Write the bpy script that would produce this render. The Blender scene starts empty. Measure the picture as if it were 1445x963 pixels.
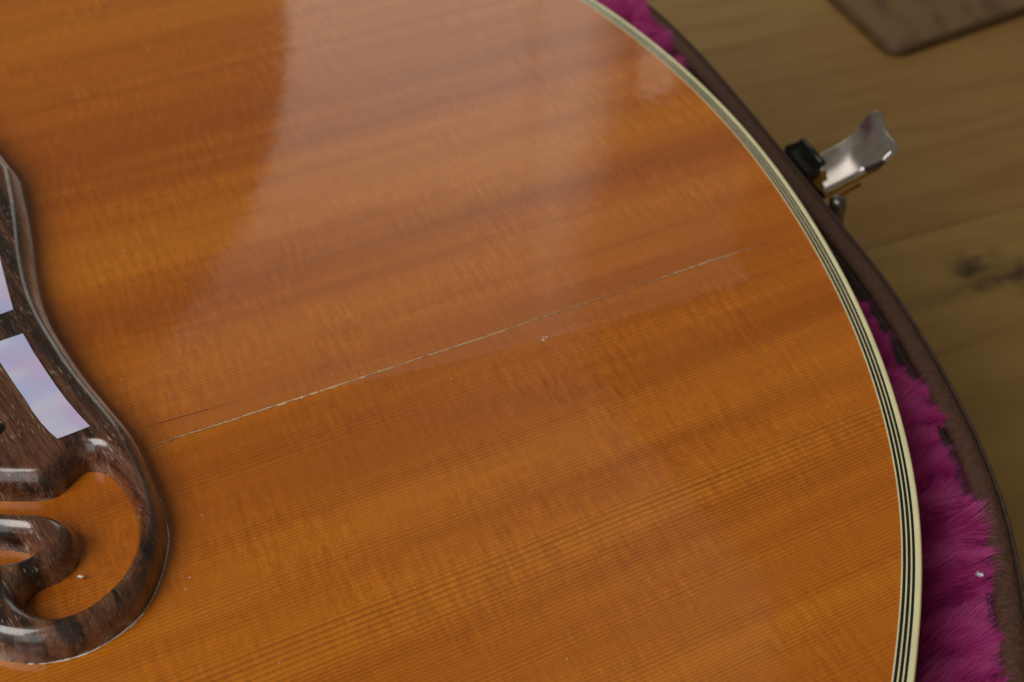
import bpy, bmesh, math, random
import numpy as np
from mathutils import Vector, Matrix, noise as mnoise

rng = np.random.default_rng(7)
random.seed(7)
sc = bpy.context.scene
COL = sc.collection
R = math.radians

# ------------------------------------------------------------------ camera
CAM_H = 0.156                      # metres above the guitar top (the top is z = 0)
PITCH = R(40.0)                    # looking down
cam_d = bpy.data.cameras.new('camera')
cam = bpy.data.objects.new('camera', cam_d)
COL.objects.link(cam)
cam.location = (0, 0, CAM_H)
cam.rotation_euler = (math.pi / 2 - PITCH, 0, 0)
cam_d.sensor_width = 36.0
cam_d.lens = 50.0
cam_d.clip_start = 0.01
cam_d.clip_end = 50.0
cam_d.dof.use_dof = True
cam_d.dof.focus_distance = 0.212
cam_d.dof.aperture_fstop = 29.0
sc.camera = cam

# ------------------------------------------------------------------ light
world = bpy.data.worlds.new('World')
sc.world = world
world.use_nodes = True
bg = world.node_tree.nodes['Background']
bg.inputs[0].default_value = (1.0, 0.88, 0.66, 1)
bg.inputs[1].default_value = 0.10


def area(name, loc, look, sx, sy, power, col, spread=180):
    d = bpy.data.lights.new(name, 'AREA')
    d.shape = 'RECTANGLE'
    d.size, d.size_y = sx, sy
    d.energy = power
    d.color = col
    d.spread = R(spread)
    o = bpy.data.objects.new(name, d)
    COL.objects.link(o)
    o.location = loc
    dirv = Vector(look) - Vector(loc)
    o.rotation_euler = dirv.to_track_quat('-Z', 'Y').to_euler()
    return o


# the window across the room, seen mirrored in the lacquer; its emission is masked to shape a curtain-like left edge and a fading top
WD, WX0, WX1, WZ0, WZ1 = 3.0, -1.4, 0.6, 0.3, 2.8
WIN_RAD = 1.06                     # radiance of the open pane
wl = area('window_light', ((WX0 + WX1) / 2, WD, (WZ0 + WZ1) / 2), ((WX0 + WX1) / 2, 0, (WZ0 + WZ1) / 2), WX1 - WX0, WZ1 - WZ0,
          WIN_RAD * (WX1 - WX0) * (WZ1 - WZ0) * math.pi, (1.0, 0.92, 0.80))
wl.data.use_nodes = True
nt = wl.data.node_tree
em = next(n_ for n_ in nt.nodes if n_.type == 'EMISSION')


def lmath(op, a, b=0.0, c=0.0, clamp=False):
    nd = nt.nodes.new('ShaderNodeMath'); nd.operation = op; nd.use_clamp = clamp
    for i_, x_ in enumerate((a, b, c)):
        if isinstance(x_, (int, float)): nd.inputs[i_].default_value = x_
        else: nt.links.new(x_, nd.inputs[i_])
    return nd.outputs[0]


def lcurve(v_, pts):
    """piecewise linear function of v_ through pts"""
    lo, hi = pts[0][0], pts[-1][0]
    ys = [p_[1] for p_ in pts]; y0, y1 = min(ys), max(ys)
    cr = nt.nodes.new('ShaderNodeValToRGB')
    nt.links.new(lmath('DIVIDE', lmath('SUBTRACT', v_, lo), hi - lo, clamp=True), cr.inputs[0])
    el = cr.color_ramp.elements
    while len(el) < len(pts): el.new(0.5)
    for e_, (x_, y_) in zip(el, pts):
        e_.position = (x_ - lo) / (hi - lo)
        k_ = (y_ - y0) / (y1 - y0 or 1)
        e_.color = (k_, k_, k_, 1)
    return lmath('ADD', lmath('MULTIPLY', cr.outputs[0], y1 - y0), y0)


geo_ = nt.nodes.new('ShaderNodeNewGeometry')
sp0 = nt.nodes.new('ShaderNodeSeparateXYZ')
nt.links.new(geo_.outputs['Position'], sp0.inputs[0])
wx, wz = sp0.outputs[0], sp0.outputs[2]
x_left = lcurve(wz, [(0.3, -0.50), (1.10, -0.525), (1.35, -0.525), (1.56, -0.545), (1.78, -0.60), (2.0, -0.68), (2.3, -0.85), (2.8, -1.15)])
x_right = lcurve(wz, [(0.3, 0.295), (1.60, 0.295), (1.85, 0.25), (2.1, 0.20), (2.8, 0.10)])
m_l = lmath('MULTIPLY', lmath('SUBTRACT', wx, x_left), 40.0, clamp=True)
m_r = lmath('MULTIPLY', lmath('SUBTRACT', x_right, wx), 8.0, clamp=True)
m_t = lcurve(wz, [(0.3, 1.0), (1.55, 1.0), (1.80, 0.80), (2.05, 0.45), (2.30, 0.25), (2.55, 0.12), (2.70, 0.0)])
bar = lmath('SUBTRACT', 1.0, lmath('MULTIPLY', lmath('LESS_THAN', lmath('ABSOLUTE', lmath('SUBTRACT', wx, 0.055)), 0.02), 0.18))
main_p = lmath('MULTIPLY', lmath('MULTIPLY', lmath('MULTIPLY', m_l, m_r), m_t), bar)
side_p_ = lmath('MULTIPLY', lmath('LESS_THAN', lmath('ABSOLUTE', lmath('SUBTRACT', wx, 0.35)), 0.042), lmath('LESS_THAN', wz, 1.58))
haze_p = lmath('MULTIPLY', lmath('MULTIPLY', lmath('GREATER_THAN', wx, 0.05), lcurve(wz, [(1.62, 0.0), (1.85, 1.0), (2.15, 1.0), (2.5, 0.0)])), 0.16)  # dim glow added beside the panes, for haze mirrored near the crack
nt.links.new(lmath('ADD', lmath('ADD', main_p, lmath('MULTIPLY', side_p_, 0.65)), haze_p), em.inputs['Strength'])
# a dim lamp added at ceiling height, its mask shaped to be faintly mirrored in the near half of the lacquer
haze_l = area('ceiling_haze_light', (-0.05, 2.15, 2.40), (-0.05, 2.15, 0), 1.3, 1.7, 0.22 * 1.3 * 1.7 * math.pi, (1.0, 0.95, 0.92))
haze_l.data.use_nodes = True
nt = haze_l.data.node_tree
em = next(n_ for n_ in nt.nodes if n_.type == 'EMISSION')
geo_ = nt.nodes.new('ShaderNodeNewGeometry')
sp0 = nt.nodes.new('ShaderNodeSeparateXYZ')
nt.links.new(geo_.outputs['Position'], sp0.inputs[0])
sd_ = lmath('ADD', lmath('MULTIPLY', lmath('SUBTRACT', sp0.outputs[0], 0.26), -0.872), lmath('MULTIPLY', lmath('SUBTRACT', sp0.outputs[1], 2.81), -0.489))
m2 = lmath('MULTIPLY', lmath('MULTIPLY', sd_, 30.0, clamp=True), lmath('SUBTRACT', 1.0, lmath('DIVIDE', sd_, 0.85), clamp=True))
m2 = lmath('MULTIPLY', m2, lmath('MULTIPLY', lmath('SUBTRACT', 2.95, sp0.outputs[1]), 4.0, clamp=True))
nt.links.new(m2, em.inputs['Strength'])
# big soft window light of the room behind and to the left of the photographer
area('room_window_light', (-1.55, -1.15, 2.05), (0, 0.22, 0), 1.7, 1.9, 60.0, (1.0, 0.96, 0.91))
# soft lamp added at the photographer's back for sheen on the bridge's front bevels
area('back_sheen_light', (-0.75, -2.3, 1.05), (0, 0.2, 0), 1.5, 1.5, 1.25 * 1.5 * 1.5 * math.pi, (0.95, 0.97, 1.0))

vs = sc.view_settings
vs.view_transform = 'Standard'
vs.look = 'None'
vs.exposure = 0.0
vs.gamma = 1.0
vs.use_curve_mapping = False

# ------------------------------------------------------------------ frames of reference
FPX = 1445 * 50.0 / 36.0
GA = R(28.0)                                   # the grain of the top runs 28 degrees off the x axis
GC = np.array([-0.176069, 0.176205])           # centre of the guitar's round lower bout
GE = np.array([math.cos(GA), math.sin(GA)])
GN = np.array([-math.sin(GA), math.cos(GA)])


def world_at(px, py, z=0.0):
    """surveyed point: where a sight line meets the level z (used for placing things on their own level)"""
    x = (px - 722.5) / FPX
    y = -(py - 481.5) / FPX
    c, s = math.cos(PITCH), math.sin(PITCH)
    t = (CAM_H - z) / (s - y * c)
    return np.array([x * t, (c + y * s) * t, z])


def guitar_at(px, py, z=0.0):
    w = world_at(px, py, z)
    q = w[:2] - GC
    return np.array([q @ GE, q @ GN, z])


def polar(r, deg):
    """world xy of guitar polar coordinates"""
    t = R(deg)
    return GC + r * (math.cos(t) * GE + math.sin(t) * GN)


# ------------------------------------------------------------------ helpers
def empty(name, loc=(0, 0, 0), rz=0.0):
    o = bpy.data.objects.new(name, None)
    o.empty_display_size = 0.02
    COL.objects.link(o)
    o.location = loc
    o.rotation_euler = (0, 0, rz)
    return o


def tag(o, label=None, cat=None, group=None, kind=None):
    if label: o['label'] = label
    if cat: o['category'] = cat
    if group: o['group'] = group
    if kind: o['kind'] = kind
    return o


def mesh_obj(name, verts, faces, mat, parent=None, smooth=True):
    me = bpy.data.meshes.new(name)
    me.from_pydata([tuple(map(float, v)) for v in verts], [], [tuple(map(int, f)) for f in faces])
    me.update()
    if smooth:
        me.polygons.foreach_set('use_smooth', [True] * len(me.polygons))
    if mat: me.materials.append(mat)
    o = bpy.data.objects.new(name, me)
    COL.objects.link(o)
    if parent: o.parent = parent
    return o


def bm_obj(name, bm, mat, parent=None, smooth=False):
    me = bpy.data.meshes.new(name)
    bmesh.ops.recalc_face_normals(bm, faces=bm.faces[:])
    bm.to_mesh(me)
    bm.free()
    if smooth:
        me.polygons.foreach_set('use_smooth', [True] * len(me.polygons))
    if mat: me.materials.append(mat)
    o = bpy.data.objects.new(name, me)
    COL.objects.link(o)
    if parent: o.parent = parent
    return o


def bake(o):
    """apply the modifiers of o"""
    dg = bpy.context.evaluated_depsgraph_get()
    ev = o.evaluated_get(dg)
    me = bpy.data.meshes.new_from_object(ev, depsgraph=dg)
    o.modifiers.clear()
    o.data = me
    me.polygons.foreach_set('use_smooth', [True] * len(me.polygons))
    return o


def smooth_poly(P, n=6, closed=True):
    """Catmull-Rom through the points"""
    P = np.asarray(P, float)
    m = len(P)
    out = []
    rngi = range(m) if closed else range(m - 1)
    for i in rngi:
        if closed:
            a, b, c, d = P[(i - 1) % m], P[i], P[(i + 1) % m], P[(i + 2) % m]
        else:
            a, b, c, d = P[max(i - 1, 0)], P[i], P[i + 1], P[min(i + 2, m - 1)]
        for k in range(n):
            t = k / n
            out.append(0.5 * ((2 * b) + (-a + c) * t + (2 * a - 5 * b + 4 * c - d) * t * t + (-a + 3 * b - 3 * c + d) * t ** 3))
    if not closed: out.append(P[-1])
    return np.array(out)


def tube(name, pts, rad, mat, parent=None, seg=10):
    pts = [Vector(p) for p in pts]
    V, F = [], []
    for i, p in enumerate(pts):
        t = (pts[min(i + 1, len(pts) - 1)] - pts[max(i - 1, 0)]).normalized()
        a = t.orthogonal().normalized() if i == 0 else (A - t * A.dot(t)).normalized()
        A = a
        b = t.cross(a)
        for k in range(seg):
            an = 2 * math.pi * k / seg
            V.append(p + a * math.cos(an) * rad + b * math.sin(an) * rad)
    for i in range(len(pts) - 1):
        for k in range(seg):
            F.append((i * seg + k, i * seg + (k + 1) % seg, (i + 1) * seg + (k + 1) % seg, (i + 1) * seg + k))
    F.append(tuple(range(seg))[::-1])
    F.append(tuple((len(pts) - 1) * seg + k for k in range(seg)))
    return mesh_obj(name, V, F, mat, parent)


# ------------------------------------------------------------------ material helpers
class NT:
    def __init__(self, name):
        self.m = bpy.data.materials.new(name)
        self.m.use_nodes = True
        self.t = self.m.node_tree
        self.b = self.t.nodes['Principled BSDF']
        self.out = self.t.nodes['Material Output']

    def n(self, typ, **kw):
        nd = self.t.nodes.new(typ)
        for k, v in kw.items(): setattr(nd, k, v)
        return nd

    def set(self, sock, v):
        if hasattr(v, 'is_output') or isinstance(v, bpy.types.NodeSocket):
            self.t.links.new(v, sock)
        else:
            sock.default_value = v

    def math(self, op, a, b=0.0, c=0.0, clamp=False):
        nd = self.n('ShaderNodeMath', operation=op, use_clamp=clamp)
        self.set(nd.inputs[0], a); self.set(nd.inputs[1], b); self.set(nd.inputs[2], c)
        return nd.outputs[0]

    def obj(self):
        return self.n('ShaderNodeTexCoord').outputs['Object']

    def sep(self, v):
        nd = self.n('ShaderNodeSeparateXYZ'); self.set(nd.inputs[0], v)
        return nd.outputs

    def comb(self, x, y, z=0.0):
        nd = self.n('ShaderNodeCombineXYZ')
        self.set(nd.inputs[0], x); self.set(nd.inputs[1], y); self.set(nd.inputs[2], z)
        return nd.outputs[0]

    def noise(self, vec, scale=1.0, detail=2.0, rough=0.5, dim='3D', w=None):
        nd = self.n('ShaderNodeTexNoise', noise_dimensions=dim)
        if dim == '1D':
            self.set(nd.inputs['W'], vec)
        else:
            self.set(nd.inputs['Vector'], vec)
        nd.inputs['Scale'].default_value = scale
        nd.inputs['Detail'].default_value = detail
        nd.inputs['Roughness'].default_value = rough
        return nd.outputs['Fac']

    def rng(self, v, a, b, c=0.0, d=1.0, interp='SMOOTHSTEP'):
        nd = self.n('ShaderNodeMapRange', interpolation_type=interp)
        self.set(nd.inputs['Value'], v)
        for k, x in (('From Min', a), ('From Max', b), ('To Min', c), ('To Max', d)): self.set(nd.inputs[k], x)
        return nd.outputs[0]

    def mix(self, f, a, b, mode='MIX'):
        nd = self.n('ShaderNodeMix', data_type='RGBA', blend_type=mode)
        self.set(nd.inputs[0], f)
        self.set(nd.inputs[6], a if hasattr(a, 'node') else (*a, 1))
        self.set(nd.inputs[7], b if hasattr(b, 'node') else (*b, 1))
        return nd.outputs[2]

    def ramp(self, f, stops, interp='LINEAR'):
        nd = self.n('ShaderNodeValToRGB')
        self.set(nd.inputs[0], f)
        cr = nd.color_ramp
        cr.interpolation = interp
        while len(cr.elements) < len(stops): cr.elements.new(0.5)
        for e, (p, c) in zip(cr.elements, stops):
            e.position = p
            e.color = (*c, 1) if len(c) == 3 else c
        return nd.outputs[0]

    def bump(self, h, strength=0.3, dist=0.0005, normal=None):
        nd = self.n('ShaderNodeBump')
        nd.inputs['Strength'].default_value = strength
        nd.inputs['Distance'].default_value = dist
        self.set(nd.inputs['Height'], h)
        if normal is not None: self.set(nd.inputs['Normal'], normal)
        return nd.outputs[0]

    def p(self, **kw):
        names = {'color': 'Base Color', 'rough': 'Roughness', 'metal': 'Metallic', 'coat': 'Coat Weight',
                 'coat_rough': 'Coat Roughness', 'coat_ior': 'Coat IOR', 'normal': 'Normal', 'coat_normal': 'Coat Normal',
                 'spec': 'Specular IOR Level', 'sss': 'Subsurface Weight', 'trans': 'Transmission Weight',
                 'sheen': 'Sheen Weight', 'sheen_rough': 'Sheen Roughness', 'sheen_tint': 'Sheen Tint', 'ior': 'IOR', 'alpha': 'Alpha'}
        for k, v in kw.items():
            s = self.b.inputs[names[k]]
            if isinstance(v, tuple) and len(v) == 3 and s.type == 'RGBA': v = (*v, 1)
            self.set(s, v)
        return self.m


# ------------------------------------------------------------------ materials
def mat_spruce():
    N = NT('amber_spruce_lacquer')
    o = N.sep(N.obj())
    u = N.math('MULTIPLY', o[0], 1000.0)
    v = N.math('MULTIPLY', o[1], 1000.0)
    uv = N.comb(u, v)
    # the grain lines wander a little along the board
    w1 = N.noise(N.comb(N.math('MULTIPLY', u, 0.012), N.math('MULTIPLY', v, 0.03)), 1.0, 2.0, dim='2D')
    w2 = N.noise(N.comb(N.math('MULTIPLY', u, 0.25), N.math('MULTIPLY', v, 0.5)), 1.0, 2.0, dim='2D')
    vv = N.math('ADD', v, N.math('MULTIPLY', N.math('SUBTRACT', w1, 0.5), 1.3))
    vv = N.math('ADD', vv, N.math('MULTIPLY', N.math('SUBTRACT', w2, 0.5), 0.09))
    # uneven ring spacing, wide rings in one streak
    sp = N.noise(N.math('MULTIPLY', vv, 0.055), 1.0, 2.0, dim='1D')
    dv = N.math('ADD', vv, 117.2)
    wide = N.math('EXPONENT', N.math('MULTIPLY', N.math('MULTIPLY', dv, dv), -0.16))
    ph = N.math('ADD', N.math('DIVIDE', vv, 0.62), N.math('MULTIPLY', sp, 9.0))
    ph = N.math('SUBTRACT', ph, N.math('MULTIPLY', N.math('ARCTANGENT', N.math('MULTIPLY', dv, 0.33)), 2.2))
    fr = N.math('FRACT', ph)
    ring = N.ramp(fr, [(0.0, (0, 0, 0)), (0.35, (0.12,) * 3), (0.72, (0.55,) * 3), (0.86, (1, 1, 1)), (1.0, (0, 0, 0))])
    amp = N.rng(N.noise(N.math('MULTIPLY', vv, 0.10), 1.0, 2.0, dim='1D'), 0.35, 0.68, 0.42, 0.85)
    amp = N.math('ADD', amp, N.math('MULTIPLY', wide, 0.42))
    brk = N.rng(N.noise(N.comb(N.math('MULTIPLY', u, 0.05), N.math('MULTIPLY', v, 1.1)), 1.0, 2.0, dim='2D'), 0.3, 0.7, 0.75, 1.08)
    ring = N.math('MULTIPLY', N.math('MULTIPLY', ring, amp), brk)
    # broad lighter and darker streaks along the grain
    b1 = N.noise(N.comb(N.math('MULTIPLY', u, 0.0045), N.math('MULTIPLY', v, 0.085)), 1.0, 3.0, 0.5, dim='2D')
    b2 = N.noise(N.comb(N.math('MULTIPLY', u, 0.018), N.math('MULTIPLY', v, 0.30)), 1.0, 2.0, 0.5, dim='2D')
    prof = [(-170, .5), (-140, .55), (-128, .45), (-115, .62), (-104, .70), (-97, .34), (-91, .14), (-83, .42), (-74, .48), (-66, .28), (-60, .45), (-52, .66), (-45, .60), (-39, .08), (-33, .32), (-23, 1.0), (-14, .76), (-6, .42),
            (4, .22), (14, .10), (22, .30), (35, .52), (50, .5), (68, .76), (80, .5), (95, .5)]
    vw = N.math('ADD', vv, N.math('MULTIPLY', N.math('SUBTRACT', N.noise(N.comb(N.math('MULTIPLY', u, 0.010), N.math('MULTIPLY', v, 0.05)), 1.0, 1.0, dim='2D'), 0.5), 9.0))
    fixed = N.ramp(N.rng(vw, -170, 95, interp='LINEAR'), [((a + 170) / 265.0, (b, b, b)) for a, b in prof], 'EASE')
    bands = N.math('ADD', N.math('ADD', N.math('MULTIPLY', b1, 0.40), N.math('MULTIPLY', b2, 0.14)), N.math('ADD', N.math('MULTIPLY', fixed, 0.30), 0.085))
    col = N.ramp(N.rng(bands, 0.33, 0.68), [(0.0, (0.445, 0.110, 0.0045)), (0.5, (0.550, 0.150, 0.0062)), (1.0, (0.630, 0.192, 0.0090))])
    # medullary silk: short flecks across the grain
    su = N.math('ADD', u, N.math('MULTIPLY', v, -0.12))
    silk = N.noise(N.comb(N.math('MULTIPLY', su, 0.95), N.math('MULTIPLY', v, 0.13)), 1.0, 3.0, 0.6, dim='2D')
    silk2 = N.noise(N.comb(N.math('MULTIPLY', su, 3.6), N.math('MULTIPLY', v, 0.75)), 1.0, 2.0, 0.6, dim='2D')
    silkm = N.rng(N.noise(N.comb(N.math('MULTIPLY', u, 0.05), N.math('MULTIPLY', v, 0.04)), 1.0, 2.0, dim='2D'), 0.35, 0.65, 0.35, 1.0)
    sk = N.math('MULTIPLY', N.math('ADD', N.math('MULTIPLY', N.math('SUBTRACT', silk, 0.5), 0.75), N.math('MULTIPLY', N.math('SUBTRACT', silk2, 0.5), 0.55)), silkm)
    col = N.mix(1.0, col, N.comb(*[N.math('ADD', 1.0, N.math('MULTIPLY', sk, k)) for k in (0.80, 1.0, 1.1)]), 'MULTIPLY')
    # fine fibres
    fib = N.noise(N.comb(N.math('MULTIPLY', u, 0.7), N.math('MULTIPLY', v, 9.0)), 1.0, 2.0, 0.6, dim='2D')
    fb = N.rng(fib, 0.25, 0.75, 0.90, 1.08)
    col = N.mix(1.0, col, N.comb(fb, fb, fb), 'MULTIPLY')
    col = N.mix(N.math('MULTIPLY', ring, 0.72, clamp=True), col, (0.120, 0.0230, 0.0025))
    # lacquer: gently uneven, sunk a little into the grain
    lump = N.noise(N.comb(N.math('MULTIPLY', u, 0.10), N.math('MULTIPLY', v, 0.16)), 1.0, 2.0, dim='2D')
    nrm = N.bump(N.math('ADD', N.math('MULTIPLY', lump, 1.0), N.math('MULTIPLY', fib, 0.02)), 0.13, 0.00015)
    rough = N.rng(N.noise(uv, 0.25, 3.0, dim='2D'), 0.3, 0.7, 0.035, 0.085)
    return N.p(color=col, rough=0.55, spec=0.15, coat=1.0, coat_rough=rough, coat_ior=1.5, coat_normal=nrm)


def mat_rosewood():
    N = NT('worn_rosewood')
    ob = N.obj()
    o = N.sep(ob)
    u = N.math('MULTIPLY', o[0], 1000.0)
    v = N.math('MULTIPLY', o[1], 1000.0)
    z = N.math('MULTIPLY', o[2], 1000.0)
    uu = N.math('ADD', u, N.math('MULTIPLY', v, 0.15))
    st = N.noise(N.comb(N.math('MULTIPLY', uu, 0.42), N.math('MULTIPLY', v, 0.014), N.math('MULTIPLY', z, 0.22)), 1.0, 2.0, 0.5)
    fine = N.noise(N.comb(N.math('MULTIPLY', uu, 4.5), N.math('MULTIPLY', v, 0.28), N.math('MULTIPLY', z, 3.0)), 1.0, 2.0, 0.6)
    f = N.math('ADD', N.math('MULTIPLY', st, 0.72), N.math('MULTIPLY', fine, 0.28))
    col = N.ramp(N.rng(f, 0.33, 0.66), [(0.0, (0.012, 0.0055, 0.0040)), (0.30, (0.022, 0.0090, 0.0058)), (0.42, (0.068, 0.024, 0.0125)), (0.68, (0.115, 0.040, 0.0190)), (1.0, (0.160, 0.068, 0.034))])
    # hair-fine lines and open pores along the grain, some filled with pale polish
    ln_ = N.noise(N.comb(N.math('MULTIPLY', uu, 7.5), N.math('MULTIPLY', v, 0.10), N.math('MULTIPLY', z, 2.0)), 1.0, 2.0, 0.6)
    lk = N.rng(ln_, 0.30, 0.70, 0.55, 1.45)
    col = N.mix(1.0, col, N.comb(lk, lk, lk), 'MULTIPLY')
    po = N.noise(N.comb(N.math('MULTIPLY', uu, 4.6), N.math('MULTIPLY', v, 0.42), N.math('MULTIPLY', z, 0.6)), 1.0, 1.0, 0.4)
    pm = N.rng(N.noise(ob, 130.0, 2.0), 0.38, 0.60)
    pore = N.math('MULTIPLY', N.rng(po, 0.655, 0.69), pm)
    col = N.mix(N.math('MULTIPLY', pore, 0.62), col, (0.46, 0.38, 0.31))
    dk = N.rng(N.noise(N.comb(N.math('MULTIPLY', uu, 4.6), N.math('MULTIPLY', v, 0.35), N.math('ADD', z, 40.0)), 1.0, 1.0), 0.60, 0.68)
    col = N.mix(N.math('MULTIPLY', dk, 0.6), col, (0.012, 0.006, 0.004))
    # worn milky finish, with grey sky sheen painted on the hand-rounded sides
    geo = N.n('ShaderNodeNewGeometry')
    nz = N.sep(geo.outputs['Normal'])[2]
    side = N.rng(nz, 0.35, 0.95, 1.0, 0.0)
    wn = N.rng(N.noise(ob, 240.0, 4.0, 0.65), 0.40, 0.66)
    col = N.mix(N.math('MULTIPLY', N.math('MULTIPLY', side, wn), 0.10), col, (0.24, 0.20, 0.17))
    # dried polish at the foot of the bridge, plus a pale highlight painted on its walls
    foot_pale = N.math('MULTIPLY', N.rng(z, 0.9, 3.6, 1.0, 0.0), N.rng(N.noise(ob, 420.0, 4.0, 0.7), 0.42, 0.60))
    foot_pale = N.math('MULTIPLY', foot_pale, N.rng(N.noise(ob, 75.0, 2.0), 0.42, 0.62))
    col = N.mix(N.math('MULTIPLY', foot_pale, 0.62), col, (0.46, 0.40, 0.33))
    rough = N.rng(N.noise(ob, 350.0, 3.0), 0.3, 0.7, 0.20, 0.42)
    nrm = N.bump(N.math('SUBTRACT', fine, N.math('MULTIPLY', pore, 0.6)), 0.35, 0.00012)
    return N.p(color=col, rough=rough, spec=0.5, coat=1.0, coat_rough=0.13, normal=nrm)


def mat_pearl():
    N = NT('mother_of_pearl')
    ob = N.obj()
    a = N.noise(ob, 110.0, 1.5, 0.45)
    b = N.noise(N.comb(*[N.math('ADD', s, 3.7) for s in N.sep(ob)]), 75.0, 1.0)
    c1 = N.ramp(N.rng(a, 0.30, 0.70), [(0.0, (0.52, 0.58, 0.95)), (0.5, (0.60, 0.64, 0.95)), (0.8, (0.68, 0.78, 0.93)), (1.0, (0.76, 0.84, 0.95))])
    oo = N.sep(ob)
    fg = N.noise(N.comb(N.math('MULTIPLY', N.math('ADD', oo[0], N.math('MULTIPLY', oo[1], 0.45)), 900.0), N.math('MULTIPLY', oo[1], 160.0)), 1.0, 3.0, 0.6, dim='2D')
    c1 = N.mix(N.rng(fg, 0.45, 0.72, 0.0, 0.14), c1, (0.84, 0.86, 0.97))
    col = N.mix(N.rng(b, 0.36, 0.74), c1, (0.74, 0.54, 0.86))
    return N.p(color=col, rough=0.30, coat=0.8, coat_rough=0.08, spec=0.5)


def mat_simple(name, col, rough, var=0.15, scale=300.0, metal=0.0, coat=0.0, coat_rough=0.1, bump=0.0, bdist=0.0003, bscale=None, detail=4.0):
    N = NT(name)
    ob = N.obj()
    f = N.noise(ob, scale, detail, 0.6)
    k = N.rng(f, 0.25, 0.75, 1 - var, 1 + var)
    c = N.mix(1.0, col, N.comb(k, k, k), 'MULTIPLY')
    kw = dict(color=c, rough=N.rng(f, 0.2, 0.8, rough * 0.8, min(1, rough * 1.2)), metal=metal, coat=coat, coat_rough=coat_rough)
    if bump:
        kw['normal'] = N.bump(N.noise(ob, bscale or scale, 4.0, 0.6), bump, bdist)
    return N.p(**kw)


def mat_floor(k):
    N = NT('oiled_oak_plank')
    o = N.sep(N.obj())
    u = N.math('MULTIPLY', o[0], 1000.0)
    v = N.math('ADD', N.math('MULTIPLY', o[1], 1000.0), 311.0 * k)
    kn = []
    wv = v
    # two knots drag the grain of the plank round them
    a = N.noise(N.comb(N.math('MULTIPLY', u, 0.006), N.math('MULTIPLY', v, 0.02)), 1.0, 2.0, dim='2D')
    wv = N.math('ADD', v, N.math('MULTIPLY', a, 30.0))
    g = N.noise(N.comb(N.math('MULTIPLY', u, 0.010), N.math('MULTIPLY', wv, 0.11)), 1.0, 4.0, 0.6, dim='2D')
    g2 = N.noise(N.comb(N.math('MULTIPLY', u, 0.05), N.math('MULTIPLY', wv, 0.75)), 1.0, 3.0, 0.6, dim='2D')
    f = N.math('ADD', N.math('MULTIPLY', g, 0.72), N.math('MULTIPLY', g2, 0.28))
    t = (0.97, 1.03, 0.95, 1.0, 1.04)[k % 5]
    y = (0.98, 1.03, 0.97, 1.0, 1.02)[k % 5]
    col = N.ramp(N.rng(f, 0.34, 0.66), [(0.0, (0.240 * t, 0.134 * t * y, 0.036 * t)), (0.5, (0.272 * t, 0.158 * t * y, 0.044 * t)), (1.0, (0.288 * t, 0.172 * t * y, 0.050 * t))])
    return N, col, u, v


M = {}
M['spruce'] = mat_spruce()
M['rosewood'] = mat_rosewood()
M['pearl'] = mat_pearl()
M['cream'] = mat_simple('aged_cream_binding', (0.76, 0.72, 0.42), 0.35, 0.10, 160.0, coat=0.8, coat_rough=0.08)
M['cream_edge'] = mat_simple('yellowed_binding_edge', (0.46, 0.33, 0.085), 0.4, 0.12, 160.0, coat=0.6, coat_rough=0.15)
M['black_strip'] = mat_simple('black_purfling', (0.005, 0.007, 0.007), 0.35, 0.2, 200.0, coat=0.6, coat_rough=0.08)
M['maple'] = mat_simple('amber_maple_side', (0.30, 0.13, 0.03), 0.4, 0.2, 60.0, coat=1.0, coat_rough=0.06)
M['tolex'] = mat_simple('brown_grained_vinyl', (0.080, 0.032, 0.017), 0.65, 0.28, 900.0, bump=0.8, bdist=0.0005, bscale=1300.0)
M['tolex_edge'] = mat_simple('black_rim_piping', (0.050, 0.026, 0.018), 0.7, 0.3, 500.0, bump=0.5, bdist=0.0003, bscale=900.0)
M['lining_dark'] = mat_simple('dark_rim_lining', (0.020, 0.010, 0.009), 0.8, 0.3, 400.0)  # near-black colour also stands for the shadow inside the rim
M['pad'] = mat_simple('plush_backing', (0.13, 0.004, 0.055), 1.0, 0.4, 250.0)
M['nickel'] = mat_simple('worn_nickel', (0.82, 0.78, 0.78), 0.27, 0.12, 260.0, metal=1.0, bump=0.10, bdist=0.0004, bscale=180.0)
M['black_metal'] = mat_simple('blackened_steel', (0.022, 0.020, 0.016), 0.35, 0.3, 300.0, metal=0.4)
M['dull_steel'] = mat_simple('dull_steel', (0.20, 0.19, 0.17), 0.35, 0.3, 300.0, metal=0.9)
M['brass'] = mat_simple('tarnished_brass', (0.50, 0.26, 0.05), 0.34, 0.3, 300.0, metal=1.0)
M['black_plastic'] = mat_simple('black_pin', (0.008, 0.008, 0.008), 0.25, 0.2, 300.0, coat=0.5)
M['splinter'] = mat_simple('pale_crack_edge', (0.60, 0.47, 0.29), 0.7, 0.35, 900.0)
M['crack_dark'] = mat_simple('dirty_crack', (0.060, 0.022, 0.008), 0.8, 0.5, 700.0)
M['dust'] = mat_simple('pale_dust', (0.70, 0.68, 0.62), 0.8, 0.1, 900.0)
M['scratch'] = mat_simple('lacquer_scratch', (0.50, 0.26, 0.12), 0.5, 0.3, 700.0)


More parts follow.
